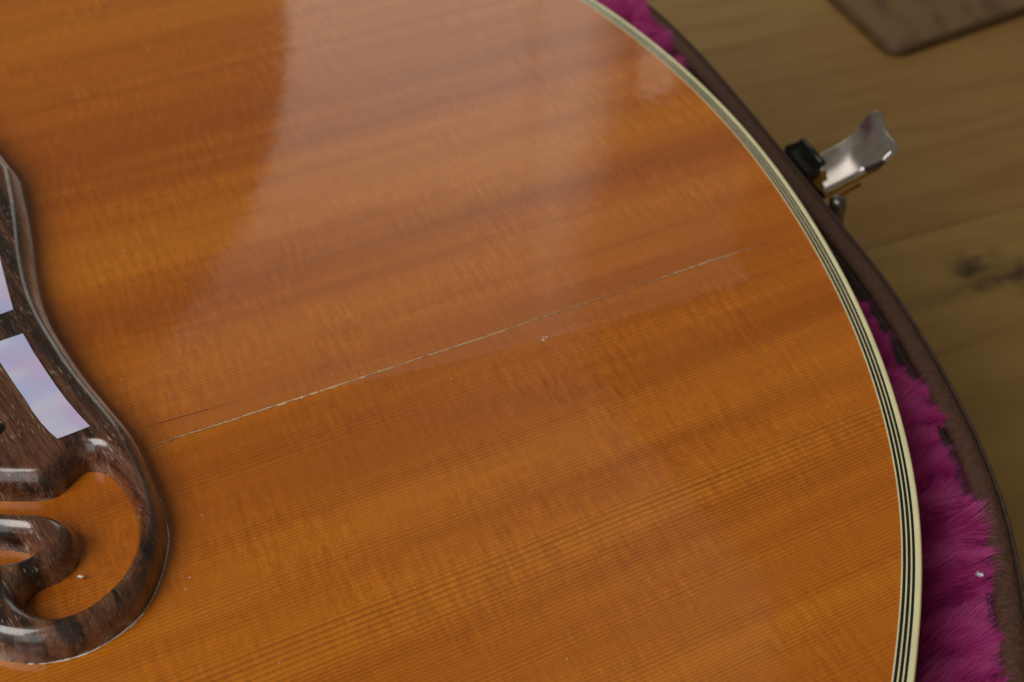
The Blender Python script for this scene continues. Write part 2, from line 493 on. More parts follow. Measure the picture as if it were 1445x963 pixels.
def mat_fur():
    N = NT('magenta_plush_pile')
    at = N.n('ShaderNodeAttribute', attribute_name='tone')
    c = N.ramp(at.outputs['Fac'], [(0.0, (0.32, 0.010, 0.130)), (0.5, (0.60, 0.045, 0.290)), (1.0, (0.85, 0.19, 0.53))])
    tr = N.n('ShaderNodeBsdfTranslucent')
    N.set(tr.inputs[0], c)
    ms = N.n('ShaderNodeMixShader')
    ms.inputs[0].default_value = 0.35
    N.p(color=c, rough=0.65, spec=0.25)
    N.t.links.new(N.b.outputs[0], ms.inputs[1])
    N.t.links.new(tr.outputs[0], ms.inputs[2])
    N.t.links.new(ms.outputs[0], N.out.inputs[0])
    return N.m


M['fur'] = mat_fur()

# ================================================================== SETTING: the floor
FLOOR_Z = -0.115
FA = R(23.0)
floor = empty('floor', (0.1147, 0.3696, FLOOR_Z), FA)
tag(floor, kind='structure')
PW = 0.135
for k, j in enumerate(range(-5, 6)):
    N, col, u, v = mat_floor(k)
    y0 = j * PW
    if j == -1:     # the knots in the plank beside the case
        for (ku, kv, ra, rb) in ((25.5, -21.0, 7.0, 4.5), (45.0, -36.0, 10.0, 4.0), (38, -30, 22.0, 2.6), (66, -44, 14.0, 3.0)):
            kn1 = N.math('MULTIPLY', N.math('SUBTRACT', N.noise(N.comb(N.math('MULTIPLY', u, 0.09), N.math('MULTIPLY', v, 0.12)), 1.0, 3.0, 0.6, dim='2D'), 0.5), 14.0)
            du = N.math('DIVIDE', N.math('SUBTRACT', N.math('ADD', u, N.math('MULTIPLY', kn1, 1.4)), ku), ra)
            dw = N.math('DIVIDE', N.math('SUBTRACT', N.math('ADD', N.math('SUBTRACT', v, 311.0 * k), kn1), kv), rb)
            d2 = N.math('ADD', N.math('MULTIPLY', du, du), N.math('MULTIPLY', dw, dw))
            kk = N.math('EXPONENT', N.math('MULTIPLY', d2, -0.8))
            col = N.mix(N.math('MULTIPLY', kk, 0.95), col, (0.045, 0.024, 0.012))
    fn = N.noise(N.comb(N.math('MULTIPLY', u, 0.2), N.math('MULTIPLY', v, 2.0)), 1.0, 3.0, dim='2D')
    m = N.p(color=col, rough=N.rng(fn, 0.3, 0.7, 0.42, 0.58), spec=0.35, normal=N.bump(fn, 0.3, 0.0002))
    bm = bmesh.new()
    g = 0.00008
    vs_ = [bm.verts.new((x, y, z)) for z in (-0.02, 0.0) for x, y in ((-1.5, y0 + g), (1.5, y0 + g), (1.5, y0 + PW - g), (-1.5, y0 + PW - g))]
    for f in ((4, 5, 6, 7), (0, 1, 5, 4), (1, 2, 6, 5), (2, 3, 7, 6), (3, 0, 4, 7), (3, 2, 1, 0)):
        bm.faces.new([vs_[i] for i in f])
    bmesh.ops.bevel(bm, geom=[e for e in bm.edges if abs(e.verts[0].co.z) < 1e-6 and abs(e.verts[1].co.z) < 1e-6 and abs(e.verts[0].co.x - e.verts[1].co.x) > 1], offset=0.0002, segments=2, affect='EDGES')
    bm_obj('plank', bm, m, floor)

# ================================================================== GUITAR
guitar = empty('acoustic_guitar', (GC[0], GC[1], 0.0), GA)
tag(guitar, 'amber spruce acoustic guitar with cream and black binding, lying in the plush case', 'guitar')

# radius of the lower bout (measured at the visible edge), mm
TH = np.array([-180, -60, -48, -43, -40.2, -38, -36.4, -34, -32, -29, -26, -23, -20, -17, -14, -11, -7.6, -4.3, -0.8, 3.2, 6.8, 12, 30, 180.])
RR = np.array([238, 236.5, 236.8, 237.2, 238.0, 238.5, 238.8, 238.95, 238.9, 238.6, 238.3, 238.0, 237.7, 237.5, 237.5, 237.6, 237.7, 237.8, 238.1, 238.3, 238.8, 238.8, 238, 238.])
_t = np.linspace(-180, 180, 3601)
_r = np.interp(_t, TH, RR)
_k = np.exp(-0.5 * (np.arange(-60, 61) / 22.0) ** 2); _k /= _k.sum()
_r = np.convolve(np.pad(_r, 60, mode='edge'), _k, 'valid')


def bout_r(deg): return np.interp(deg, _t, _r)


# half width of the body where the lower bout runs into the waist and the upper bout
def upper_half(u):
    return np.interp(u, [-440, -432, -410, -380, -340, -300, -260, -220, -190, -160, -133.1], [10, 60, 108, 141, 159, 161, 153, 147, 152, 172, 197.4])


ths = np.r_[np.linspace(0, 60, 301), np.linspace(60.5, 124, 128)]
side_p = [(bout_r(t) * math.cos(R(t)), bout_r(t) * math.sin(R(t))) for t in ths]
side_m = [(bout_r(-t) * math.cos(R(t)), -bout_r(-t) * math.sin(R(t))) for t in ths]
ul = np.linspace(-138, -440, 120)
_uh = np.convolve(np.pad(upper_half(ul), 6, mode='edge'), np.ones(13) / 13, 'valid')
upp = list(zip(ul, _uh))
body = np.array(side_p + upp + [(u, -w) for u, w in reversed(upp)] + side_m[::-1][:-1])     # closed, counter-clockwise, mm


def offset_loop(P, d):
    """inward offset of the closed counter-clockwise loop"""
    T = np.roll(P, -1, 0) - np.roll(P, 1, 0)
    T /= np.linalg.norm(T, axis=1)[:, None]
    return P + d * np.c_[-T[:, 1], T[:, 0]]


CRACK_V = -71.3


def sm(x): x = np.clip(x, 0, 1); return x * x * (3 - 2 * x)


def top_h(u, v):
    """height of the arched, bellied and cracked top, mm"""
    u = np.asarray(u, float); v = np.asarray(v, float)
    r = np.hypot(u, v)
    dome = -(r / 238.0) ** 2 * 0.9 + 0.9
    belly = 1.75 * np.exp(-((u - 62) / 46.0) ** 2 - ((v + 25) / 90.0) ** 2)
    # the edges of the crack are cupped upwards; towards the tail the cup takes in the strip below the crack
    crest = CRACK_V + np.interp(u, [126, 150, 170, 212], [0, -3.8, -6.2, -8.6])
    along = sm((u - 86) / 20.0) * (1 - sm((u - 205) / 16.0))
    d = v - crest
    cup = np.where(d >= 0, 0.32 * np.exp(-np.abs(d) / 13.0), 0.32 * np.exp(-np.abs(d) / 7.0)) * along
    return np.clip(dome, -0.2, 5) * 0.25 + belly * sm((238 - r) / 60.0) + cup


# --- soundboard
inner_edge = offset_loop(body, 1.6)
vis_v = np.unique(np.r_[np.arange(-238, -172, 4.0), np.arange(-172, -84, 1.0), np.arange(-84, -60, 0.25), np.arange(-60, 100, 1.0), np.arange(100, 239, 4.0), CRACK_V])
uth = np.r_[np.linspace(0, 75, 301), np.linspace(75.8, 124, 62)]
us = 236.4 * np.cos(np.radians(uth))
us = np.r_[us, np.linspace(us[-1] - 3, -438, 90)]


def half_w(u, sgn):
    L = inner_edge[inner_edge[:, 1] * sgn >= 0]
    L = L[np.argsort(L[:, 0])]
    return np.interp(u, L[:, 0], np.abs(L[:, 1]))


wp, wm = half_w(us, 1), half_w(us, -1)
V, idx = [], np.zeros((len(us), len(vis_v)), int)
for i, u in enumerate(us):
    vv = np.clip(vis_v, -wm[i], wp[i])
    h = top_h(np.full_like(vv, u), vv)
    for j in range(len(vv)):
        idx[i, j] = len(V); V.append((u / 1000, vv[j] / 1000, h[j] / 1000))
F = []
for i in range(len(us) - 1):
    for j in range(len(vis_v) - 1):
        a, b, c, d = idx[i, j], idx[i, j + 1], idx[i + 1, j + 1], idx[i + 1, j]
        if V[a][1] == V[b][1] and V[c][1] == V[d][1]: continue
        F.append((a, d, c, b) if True else None)
me_o = mesh_obj('soundboard', V, F, M['spruce'], guitar)
bm = bmesh.new(); bm.from_mesh(me_o.data)
bmesh.ops.remove_doubles(bm, verts=bm.verts[:], dist=1e-6)
bmesh.ops.recalc_face_normals(bm, faces=bm.faces[:])
if sum(f.normal.z for f in bm.faces) < 0: bmesh.ops.reverse_faces(bm, faces=bm.faces[:])
bm.to_mesh(me_o.data); bm.free()
me_o.data.polygons.foreach_set('use_smooth', [True] * len(me_o.data.polygons))
tag(me_o, label='amber spruce top with a long pale crack along the grain')

# --- binding: separate plies, each a strip round the whole edge
binding = empty('binding')
binding.parent = guitar


def ply(name, d0, d1, ztop, zbot, mat, rnd=0.0, lift=0.0):
    A = offset_loop(body, d0); B = offset_loop(body, d1)          # d0 outer, d1 inner
    rows = []
    zA = top_h(A[:, 0], A[:, 1]); zB = top_h(B[:, 0], B[:, 1])
    if rnd > 0:
        for a in np.linspace(0, math.pi / 2, 6):
            o_ = offset_loop(body, d0 + rnd * (1 - math.cos(a)))
            rows.append(np.c_[o_, zA + ztop - rnd + rnd * math.sin(a)])
    else:
        rows.append(np.c_[A, zA + ztop])
    rows.append(np.c_[B, zB + ztop + lift])
    rows.append(np.c_[B, zB + zbot])
    rows.append(np.c_[A, zA + zbot])
    n = len(body)
    V = np.concatenate(rows) / 1000.0
    F = []
    k = len(rows)
    for a in range(k):
        b = (a + 1) % k
        for i in range(n):
            j = (i + 1) % n
            F.append((a * n + i, a * n + j, b * n + j, b * n + i))
    o = mesh_obj(name, V, F, mat, binding, smooth=False)
    if rnd > 0: o.data.polygons.foreach_set('use_smooth', [(p_ < 6 * n) for p_ in range(len(o.data.polygons))])
    return o


ply('edge_strip', 0.0, 0.13, 0.02, -6.0, M['cream_edge'], 0.1)
ply('cream_strip', 0.132, 1.02, 0.13, -4.0, M['cream'], 0.12)
for d0, d1, m, nm in ((1.022, 1.42, 'black_strip', 'black_strip'), (1.422, 1.65, 'cream', 'cream_strip'), (1.652, 2.08, 'black_strip', 'black_strip'),
                      (2.082, 2.31, 'cream', 'cream_strip'), (2.312, 2.75, 'black_strip', 'black_strip'), (2.752, 2.98, 'cream', 'cream_strip')):
    ply(nm, d0, d1, 0.12, -1.0, M[m])

# --- side and back of the body
A = offset_loop(body, 0.4)
n = len(A)
V = np.concatenate([np.c_[A, np.full(n, -0.3)], np.c_[A, np.full(n, -101.0)]]) / 1000
F = [(i, (i + 1) % n, n + (i + 1) % n, n + i)[::-1] for i in range(n)] + [tuple(range(n, 2 * n))]
mesh_obj('body_side', V, F, M['maple'], guitar, smooth=False)


# --- crack: pale torn ribbon with a dirty hairline beside it
def ribbon(name, u0, u1, vf, wf, mat, step=0.35, lift=0.03, gap=None, parent=guitar):
    us_ = np.arange(u0, u1, step)
    V, F = [], []
    prev = None
    for i, u in enumerate(us_):
        w = wf(u)
        if w <= 0.004:
            prev = None
            continue
        c = vf(u)
        a = len(V)
        for s in (-1, 1):
            vv = c + s * w / 2
            V.append((u / 1000, vv / 1000, (float(top_h(u, vv)) + lift - 0.02) / 1000))
        V.append((u / 1000, c / 1000, (float(top_h(u, c)) + lift + w * 0.15) / 1000))
        if prev is not None:
            F.append((prev, a, a + 2, prev + 2)); F.append((prev + 2, a + 2, a + 1, prev + 1))
        prev = a
    return mesh_obj(name, V, F, mat, parent)


def nz(x, s, o=0.0): return mnoise.noise(Vector((x * s, o, 3.3)))


def crack_v(u): return CRACK_V + 0.16 * nz(u, 0.08, 1) + 0.10 * nz(u, 0.6, 2) + 0.05 * nz(u, 2.5, 5)


def crack_w(u):
    env = np.interp(u, [92, 98, 106, 118, 132, 150, 160, 170, 178, 190, 196, 205, 212, 222], [0.02, 0.06, 0.13, 0.20, 0.19, 0.15, 0.12, 0.08, 0.04, 0.04, 0.16, 0.12, 0.04, 0.0])
    k = 0.82 + 0.9 * nz(u, 0.9, 7) + 0.7 * nz(u, 3.1, 9)
    return max(0.0, 1.6 * env * min(1.5, k))


ribbon('crack', 92, 214, crack_v, crack_w, M['splinter'])
ribbon('crack_hairline', 93, 216, lambda u: crack_v(u) - 0.13, lambda u: max(0.02, 0.10 + 0.10 * nz(u, 0.4, 4)), M['crack_dark'], lift=0.022)
ribbon('gouge', 96, 113, lambda u: np.interp(u, [96, 113], [-66.6, -67.4]), lambda u: max(0, 0.22 * math.sin(math.pi * (u - 96) / 17) * (0.8 + 0.6 * nz(u, 0.7))), M['crack_dark'], lift=0.022)
for u0, u1, va, vb, w in ((146, 176, -76.2, -77.2, 0.07), (168, 212, -78.2, -80.2, 0.06), (150, 215, -65.4, -64.6, 0.05), (182, 207, -68.3, -67.0, 0.05)):
    ribbon('scratch', u0, u1, lambda u: np.interp(u, [u0, u1], [va, vb]) + 0.05 * nz(u, 0.3, u0),
           lambda u: max(0, w * (0.55 + 0.9 * nz(u, 0.5, va)) * min(1, (u - u0) / 6, (u1 - u) / 6)), M['scratch'], lift=0.022)
# the little chip in the lacquer beside the crack
bm = bmesh.new()
for (cx, cy, r) in ((164.6, -76.8, 0.34), (165.5, -76.3, 0.26), (164.9, -76.2, 0.18), (146.4, -78.3, 0.14)):
    pts = [bm.verts.new(((cx + r * (0.6 + 0.6 * random.random()) * math.cos(a)) / 1000, (cy + 0.7 * r * (0.6 + 0.6 * random.random()) * math.sin(a)) / 1000, (float(top_h(cx, cy)) + 0.035) / 1000)) for a in np.linspace(0, 2 * math.pi, 9)[:-1]]
    c = bm.verts.new((cx / 1000, cy / 1000, (float(top_h(cx, cy)) + 0.11) / 1000))
    for i in range(8): bm.faces.new((pts[i], pts[(i + 1) % 8], c))
bm_obj('chip', bm, M['dust'], guitar)

# --- bridge: moustache shape with open scrolls at both ends
BR_H = 5.2      # mm
BASE = 1.5      # mean height of the bellied top under it
BV = 10.0       # the bridge's own middle (v)
tail_edge = [(97.5, 20), (97.0, 10), (95.8, 0), (94.3, -10), (92.6, -20), (91.5, -30), (91.4, -38), (92.0, -46), (93.0, -55), (94.4, -63), (95.7, -71),
             (95.8, -78), (95.4, -85.4), (94.2, -91.5), (91.3, -97.4), (87.6, -102.2), (83.6, -104.6), (79.2, -105.8), (75, -105.5), (71.0, -104), (66.5, -100.3), (62.5, -94.5),
             (60.3, -86), (59.8, -76), (61.0, -64), (63.0, -52), (64.2, -40), (64.0, -28), (63.0, -16), (62.2, -6), (62.0, 4)]
half = [(u, v) for u, v in tail_edge if v <= BV]
full = half + [(u, 2 * BV - v) for u, v in reversed(half)]
c_hole = [(66.2, -70.2), (70.5, -71.2), (74.3, -72.6), (77.6, -74.3), (80.6, -75.6), (83.0, -75.2), (85.0, -73.8), (87.0, -72.6), (88.9, -73.1), (90.4, -75.4), (91.2, -79.3),
          (91.3, -83.5), (91.0, -87.3), (89.9, -91.3), (88.3, -94.6), (86.0, -97.6), (83.2, -99.6), (80.0, -101.0), (77.0, -101.0), (74.9, -99.8), (73.5, -97.6), (73.0, -95.3),
          (74.2, -93.0), (76.4, -92.2), (78.5, -92.0), (80.6, -90.8), (82.2, -88.6), (82.6, -86.0), (81.6, -83.6), (79.8, -81.6), (77.3, -80.0), (73.7, -77.8), (69.5, -75.3), (66.0, -73.6), (64.9, -71.8)]
s_hole = [(68.2, -80.3), (71.9, -82.1), (74.3, -83.6), (76.0, -85.2), (76.4, -87.2), (75.2, -88.4), (73.2, -88.2), (71.0, -87.2), (68.2, -85.4), (66.6, -83.4), (66.7, -81.2)]


def mirror_v(L): return [(u, 2 * BV - v) for u, v in reversed(L)]


loops = [smooth_poly(full, 4), smooth_poly(c_hole, 4), smooth_poly(s_hole, 4), smooth_poly(mirror_v(c_hole), 4), smooth_poly(mirror_v(s_hole), 4)]
G = 0.24
gu = np.arange(58.0, 99.0, G); gv = np.arange(-108.0, 2 * BV + 108.0, G)
UU, VV = np.meshgrid(gu, gv, indexing='ij')
PT = np.c_[UU.ravel(), VV.ravel()]


def loop_field(P, L):
    """nearest point on the closed loop L and inside flag for the points P"""
    A_, B_ = L, np.roll(L, -1, 0)
    best = np.full(len(P), 1e9); near = np.zeros_like(P); cross = np.zeros(len(P), int)
    for a, b in zip(A_, B_):
        e = b - a
        t = np.clip(((P - a) @ e) / max(e @ e, 1e-12), 0, 1)
        q = a + t[:, None] * e
        d = np.hypot(*(P - q).T)
        k = d < best
        best[k] = d[k]; near[k] = q[k]
        c = ((a[1] > P[:, 1]) != (b[1] > P[:, 1]))
        if abs(e[1]) > 1e-12:
            xi = a[0] + (P[:, 1] - a[1]) / e[1] * e[0]
            cross += (c & (P[:, 0] < xi))
    return best, near, cross % 2 == 1


best = np.full(len(PT), 1e9); near = np.zeros_like(PT); inside = np.zeros(len(PT), bool)
for L in loops:
    d, q, ins = loop_field(PT, L)
    k = d < best
    best[k] = d[k]; near[k] = q[k]
    inside ^= ins
sd = np.where(inside, best, -best)
snap = np.abs(sd) < 0.55 * G
PT[snap] = near[snap]; sd[snap] = 0.0
keep = sd >= 0
vrel = np.abs(PT[:, 1] - BV)
low = sm((vrel - 78) / 14.0)
hh = BR_H - 0.7 * low
rad = 2.5
prof = 0.26 + 0.74 * (1 - (1 - np.clip(sd / rad, 0, 1)) ** 1.9) ** (1 / 1.55)
zb = top_h(PT[:, 0], PT[:, 1])
zz = BASE * 0.55 + (hh + BASE * 0.45) * prof
ids = -np.ones(len(PT), int); ids[keep] = np.arange(keep.sum())
I2 = ids.reshape(UU.shape)
Q = np.stack([I2[:-1, :-1], I2[1:, :-1], I2[1:, 1:], I2[:-1, 1:]], -1).reshape(-1, 4)
Qf = Q[(Q >= 0).all(1)]
# half cells at the outline become triangles
T3 = Q[((Q >= 0).sum(1) == 3)]
T3 = [tuple(x for x in q if x >= 0) for q in T3]
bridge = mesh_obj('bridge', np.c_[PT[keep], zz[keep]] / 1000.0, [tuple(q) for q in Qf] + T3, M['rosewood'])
s1 = bridge.modifiers.new('s', 'SMOOTH'); s1.factor = 0.5; s1.iterations = 3
bake(bridge)
bm = bmesh.new(); bm.from_mesh(bridge.data)
be = [e for e in bm.edges if e.is_boundary]
ex = bmesh.ops.extrude_edge_only(bm, edges=be)
for v_ in ex['geom']:
    if isinstance(v_, bmesh.types.BMVert): v_.co.z = -0.0008
bmesh.ops.recalc_face_normals(bm, faces=bm.faces[:])
bm.to_mesh(bridge.data); bm.free()
bridge.data.polygons.foreach_set('use_smooth', [True] * len(bridge.data.polygons))
bridge.parent = guitar
tag(bridge, label='dark rosewood moustache bridge with open scroll and pearl bars')
PLATEAU = BR_H + BASE
# pale polish residue along the foot of the bridge
edge = smooth_poly([p_ for p_ in tail_edge if p_[1] <= -30 and p_[0] > 70.5], 14, closed=False)
V, F = [], []
prev = None
tg = np.gradient(edge, axis=0); tg /= np.linalg.norm(tg, axis=1)[:, None]
nrm_ = np.c_[-tg[:, 1], tg[:, 0]]
if (nrm_[40] @ (edge[40] - np.array([78, -70]))) < 0: nrm_ = -nrm_
for i, (p_, n_) in enumerate(zip(edge, nrm_)):
    w_ = 0.16 * (0.35 + 0.9 * nz(i, 0.09, 2) + 0.6 * nz(i, 0.5, 6)) * np.interp(p_[1], [-110, -85, -75, -30], [1.3, 1.2, 0.35, 0.25])
    w_ = max(w_, 0.008)
    a = len(V)
    for dd, lz in ((-0.12, 0.10), (w_, 0.02)):
        q_ = p_ + n_ * dd
        V.append((q_[0] / 1000, q_[1] / 1000, (float(top_h(q_[0], q_[1])) + lz) / 1000))
    if prev is not None: F.append((prev, a, a + 1, prev + 1))
    prev = a
mesh_obj('polish_residue', V, F, M['dust'], bridge)


def inlay(name, pts, mat, thick=0.9, proud=0.05):
    bm = bmesh.new()
    zt = (PLATEAU + proud) / 1000
    a = [bm.verts.new((u / 1000, v / 1000, zt)) for u, v in pts]
    b = [bm.verts.new((u / 1000, v / 1000, zt - thick / 1000)) for u, v in pts]
    bm.faces.new(a)
    n = len(pts)
    for i in range(n): bm.faces.new((a[i], b[i], b[(i + 1) % n], a[(i + 1) % n]))
    bm.faces.new(b[::-1])
    return bm_obj(name, bm, mat, bridge)


def px_inlay(L): return [tuple(guitar_at(x, y, PLATEAU / 1000)[:2] * 1000) for x, y in L]


bar_a = px_inlay([(-9, 484), (0, 482), (32.4, 471), (47, 497), (63.5, 522), (79, 545), (94.5, 565.6), (111, 585), (127, 602), (104, 611), (81, 619.6), (69, 609), (58, 597), (46, 581), (35, 563), (24, 548), (13.5, 532), (0, 511.6)])
bar_b = px_inlay([(-46, 262), (-19, 252), (-14, 290), (-8, 325), (1, 369), (10, 405), (18.7, 437), (0, 444), (-20, 451), (-29, 415), (-36, 370), (-42, 320)])
def grow(L, d):
    P = np.array(L); c = P.mean(0)
    T = np.roll(P, -1, 0) - np.roll(P, 1, 0); T /= np.linalg.norm(T, axis=1)[:, None]
    Nn = np.c_[T[:, 1], -T[:, 0]]
    if ((P - c) * Nn).sum() < 0: Nn = -Nn
    return [tuple(x) for x in P + Nn * d]


for L in (bar_a, bar_b):
    inlay('filler_line', grow(L, 0.10), M['black_plastic'], proud=0.02)
    inlay('filler_line', grow([(u, 2 * BV - v) for u, v in reversed(L)], 0.10), M['black_plastic'], proud=0.02)
    inlay('pearl_bar', L, M['pearl'])
    inlay('pearl_bar', [(u, 2 * BV - v) for u, v in reversed(L)], M['pearl'])


def lathe(name, prof, c, mat, parent, seg=24):
    V, F = [], []
    for r, z in prof:
        for k in range(seg):
            a = 2 * math.pi * k / seg
            V.append(((c[0] + r * math.cos(a)) / 1000, (c[1] + r * math.sin(a)) / 1000, (c[2] + z) / 1000))
    for i in range(len(prof) - 1):
        for k in range(seg):
            F.append((i * seg + k, i * seg + (k + 1) % seg, (i + 1) * seg + (k + 1) % seg, (i + 1) * seg + k))
    F.append(tuple((len(prof) - 1) * seg + k for k in range(seg)))
    F.append(tuple(range(seg))[::-1])
    return mesh_obj(name, V, F, mat, parent)


pc = guitar_at(-13, 606, PLATEAU / 1000) * 1000
for vv in (pc[1], 2 * BV - pc[1]):
    lathe('screw_cap', [(2.1, -1.0), (2.1, 0.0), (1.95, 0.35), (1.5, 0.62), (0.8, 0.78), (0.01, 0.82)], (pc[0], vv, PLATEAU), M['black_plastic'], bridge)

# ================================================================== CASE
RIM_Z = -0.012
case = empty('guitar_case', (GC[0], GC[1], FLOOR_Z), GA)
tag(case, 'open brown vinyl guitar case with magenta plush lining around the guitar', 'guitar case')
CT = np.array([-180, -90, -60, -48, -40, -36, -34, -32, -29.7, -26, -23.7, -21, -18, -14.2, -9, -4.2, 0.2, 5.2, 9.3, 14, 25, 60, 90, 180.])
CR = np.array([266, 258, 256, 256, 256.3, 256.5, 256.6, 256.7, 256.2, 254.9, 254.1, 253.3, 252.6, 251.2, 251.3, 253.2, 256.3, 261.0, 265.0, 267, 268, 262, 262, 266.])
_cr = np.convolve(np.pad(np.interp(_t, CT, CR), 60, mode='edge'), np.exp(-0.5 * (np.arange(-60, 61) / 14.0) ** 2) / np.exp(-0.5 * (np.arange(-60, 61) / 14.0) ** 2).sum(), 'valid')


def case_r(deg): return np.interp(deg, _t, _cr)


# closed case outline: round the lower bout, then straight on along the body
cth = np.linspace(0, 124, 373)
sp_ = [(case_r(t) * math.cos(R(t)), case_r(t) * math.sin(R(t))) for t in cth]
sm_ = [(case_r(-t) * math.cos(R(t)), -case_r(-t) * math.sin(R(t))) for t in cth]
us2 = np.linspace(sp_[-1][0] - 6, -470, 60)
wp2 = np.interp(us2, [-470, -455, -420, -300, sp_[-1][0] - 6], [60, 120, 175, 190, sp_[-1][1] - 3])
wm2 = np.interp(us2, [-470, -455, -420, -300, sm_[-1][0] - 6], [60, 120, 175, 190, -sm_[-1][1] - 3])
case_loop = np.array(sp_ + list(zip(us2, wp2)) + list(zip(us2, -wm2))[::-1] + sm_[::-1][:-1])
CZ = FLOOR_Z * 1000


def ring(name, prof, mat, parent, smooth=True, close=True):
    """prof: (inward offset mm, z mm) round the case outline"""
    n = len(case_loop)
    V = np.concatenate([np.c_[offset_loop(case_loop, d), np.full(n, z - CZ)] for d, z in prof]) / 1000
    F = []
    k = len(prof)
    for a in range(k if close else k - 1):
        b = (a + 1) % k
        for i in range(n):
            j = (i + 1) % n
            F.append((a * n + i, a * n + j, b * n + j, b * n + i)[::-1])
    return mesh_obj(name, V, F, mat, parent, smooth)


rz = RIM_Z * 1000
ring('shell', [(0.35, rz - 1.6), (0.5, rz - 3.5), (0.5, CZ + 3), (3, CZ + 0.6), (5, CZ + 0.5), (5, rz - 3.0), (2.5, rz - 2.6)], M['tolex'], case)
rimp = [(0.35 + 2.1 - 2.1 * math.cos(a), rz - 1.5 + 1.5 * math.sin(a)) for a in np.linspace(0, math.pi, 10)]
ring('rim', rimp + [(4.5, rz - 1.55), (0.4, rz - 1.58)], M['tolex'], case)
ring('rim_piping', [(0.10 - 0.32 * math.cos(a), rz - 1.0 + 0.42 * math.sin(a)) for a in np.linspace(0, 2 * math.pi, 9)[:-1]], M['tolex_edge'], case)
ring('inner_lining', [(4.6, rz - 1.6), (4.7, rz - 9), (5.2, CZ + 8), (6.2, CZ + 8), (6.2, rz - 9), (5.5, rz - 1.7)], M['lining_dark'], case)
# bottom of the case, below the guitar
n = len(case_loop)
L = offset_loop(case_loop, 4.0)
V = np.concatenate([np.c_[L, np.full(n, 2.0)], np.c_[L, np.full(n, 8.0)]]) / 1000
F = [tuple(range(n))[::-1], tuple(range(n, 2 * n))] + [(i, (i + 1) % n, n + (i + 1) % n, n + i) for i in range(n)]
mesh_obj('case_floor', V, F, M['pad'], case, smooth=False)


# plush padding between the guitar and the rim
def pad_z(deg, f):
    """height (mm) of the padding; f = 0 at the guitar, 1 at the rim"""
    base = np.interp(deg, [-70, -45, -34, -26, -20, -16, -12, -3, 2, 6, 12, 30], [-17.5, -17.5, -17.5, -18.0, -19.3, -22.0, -26, -26, -20, -15, -12, -14])
    bulge = 3.0 * np.sin(math.pi * np.clip(0.1 + 0.7 * f, 0, 1))
    return base - 2.5 * (1 - f) + bulge + 0.8 * np.sin(deg * 0.9) + 0.5 * np.sin(deg * 2.3 + 1)


pt = np.arange(-70, 60.1, 0.5)
V, F = [], []
NF = 8
for i, t in enumerate(pt):
    r0 = bout_r(t) + 0.3
    r1 = case_r(t) - 6.4
    for k in range(NF + 1):
        f = k / NF
        r = r0 + (r1 - r0) * f
        V.append((r * math.cos(R(t)) / 1000, r * math.sin(R(t)) / 1000, (pad_z(t, f) - CZ) / 1000))
for i in range(len(pt) - 1):
    for k in range(NF):
        a = i * (NF + 1) + k
        F.append((a, a + 1, a + NF + 2, a + NF + 1))
mesh_obj('plush_padding', V, F, M['pad'], case)

# the pile: tapering strands in leaning tufts
NS = 170000


def vnoise(x, y, seed):
    """smooth lattice noise in -1..1"""
    g_ = np.random.default_rng(seed).uniform(-1, 1, (256, 256))
    xi, yi = np.floor(x).astype(int), np.floor(y).astype(int)
    fx, fy = sm(x - xi), sm(y - yi)
    p_ = lambda a, b: g_[a % 256, b % 256]
    return (p_(xi, yi) * (1 - fx) + p_(xi + 1, yi) * fx) * (1 - fy) + (p_(xi, yi + 1) * (1 - fx) + p_(xi + 1, yi + 1) * fx) * fy


tt = -50 + rng.random(NS) * 66
ff = rng.random(NS) ** 0.8
r0 = bout_r(tt) + 0.5
r1 = case_r(tt) - np.interp(tt, [-24, -18], [4.7, 5.8])
rad_ = r0 + (r1 - r0) * ff
zp = pad_z(tt, ff) - CZ
an = np.radians(tt)
zero = np.zeros(NS)
er = np.stack([np.cos(an), np.sin(an), zero], 1); et = np.stack([-np.sin(an), np.cos(an), zero], 1)
arc = tt * 4.15                    # mm along the edge
ac = rad_
c1 = vnoise(arc / 4.5 + 50, ac / 6.0, 1)
c2 = vnoise(arc / 5.0 + 50, ac / 6.0, 2)
c3 = vnoise(arc / 1.7 + 90, ac / 3.0, 3)
c4 = vnoise(arc / 0.7 + 90, ac / 1.5, 4)
lean = 0.66 + 0.10 * ff + 0.55 * c1 + 0.25 * c4 + 0.10 * rng.normal(size=NS)
swirl = 0.10 + 0.65 * c2 + 0.60 * c3 + 0.25 * c4 + 0.10 * rng.normal(size=NS)
ln = np.clip((5.2 + 1.5 * c1 + 0.9 * c3 + 0.6 * rng.normal(size=NS)) * (1.0 - 0.15 * ff), 2.0, 6.8)
up = np.zeros((NS, 3)); up[:, 2] = 1
d = er * lean[:, None] + et * swirl[:, None] + up
d /= np.linalg.norm(d, axis=1)[:, None]
droop = (er * 0.5 + et * (swirl * 0.5)[:, None] - up * 0.35) * 0.33
reach = (d * er).sum(1) + 0.165
ln = np.minimum(ln, np.maximum(1.6, (case_r(tt) - 1.6 - 1.2 * rng.random(NS) ** 2 - rad_) / np.maximum(reach, 0.05)))
p0 = er * rad_[:, None] + up * (zp - 0.3)[:, None]
wdir = np.cross(d, rng.normal(size=(NS, 3))); wdir /= np.linalg.norm(wdir, axis=1)[:, None]
w = 0.024 + 0.014 * rng.random(NS)
Vs = np.zeros((NS, 7, 3)); tone = np.zeros((NS, 7))
tn = 0.30 * c3 + 0.22 * c1 + 0.10 * c4 + 0.10 * rng.normal(size=NS)
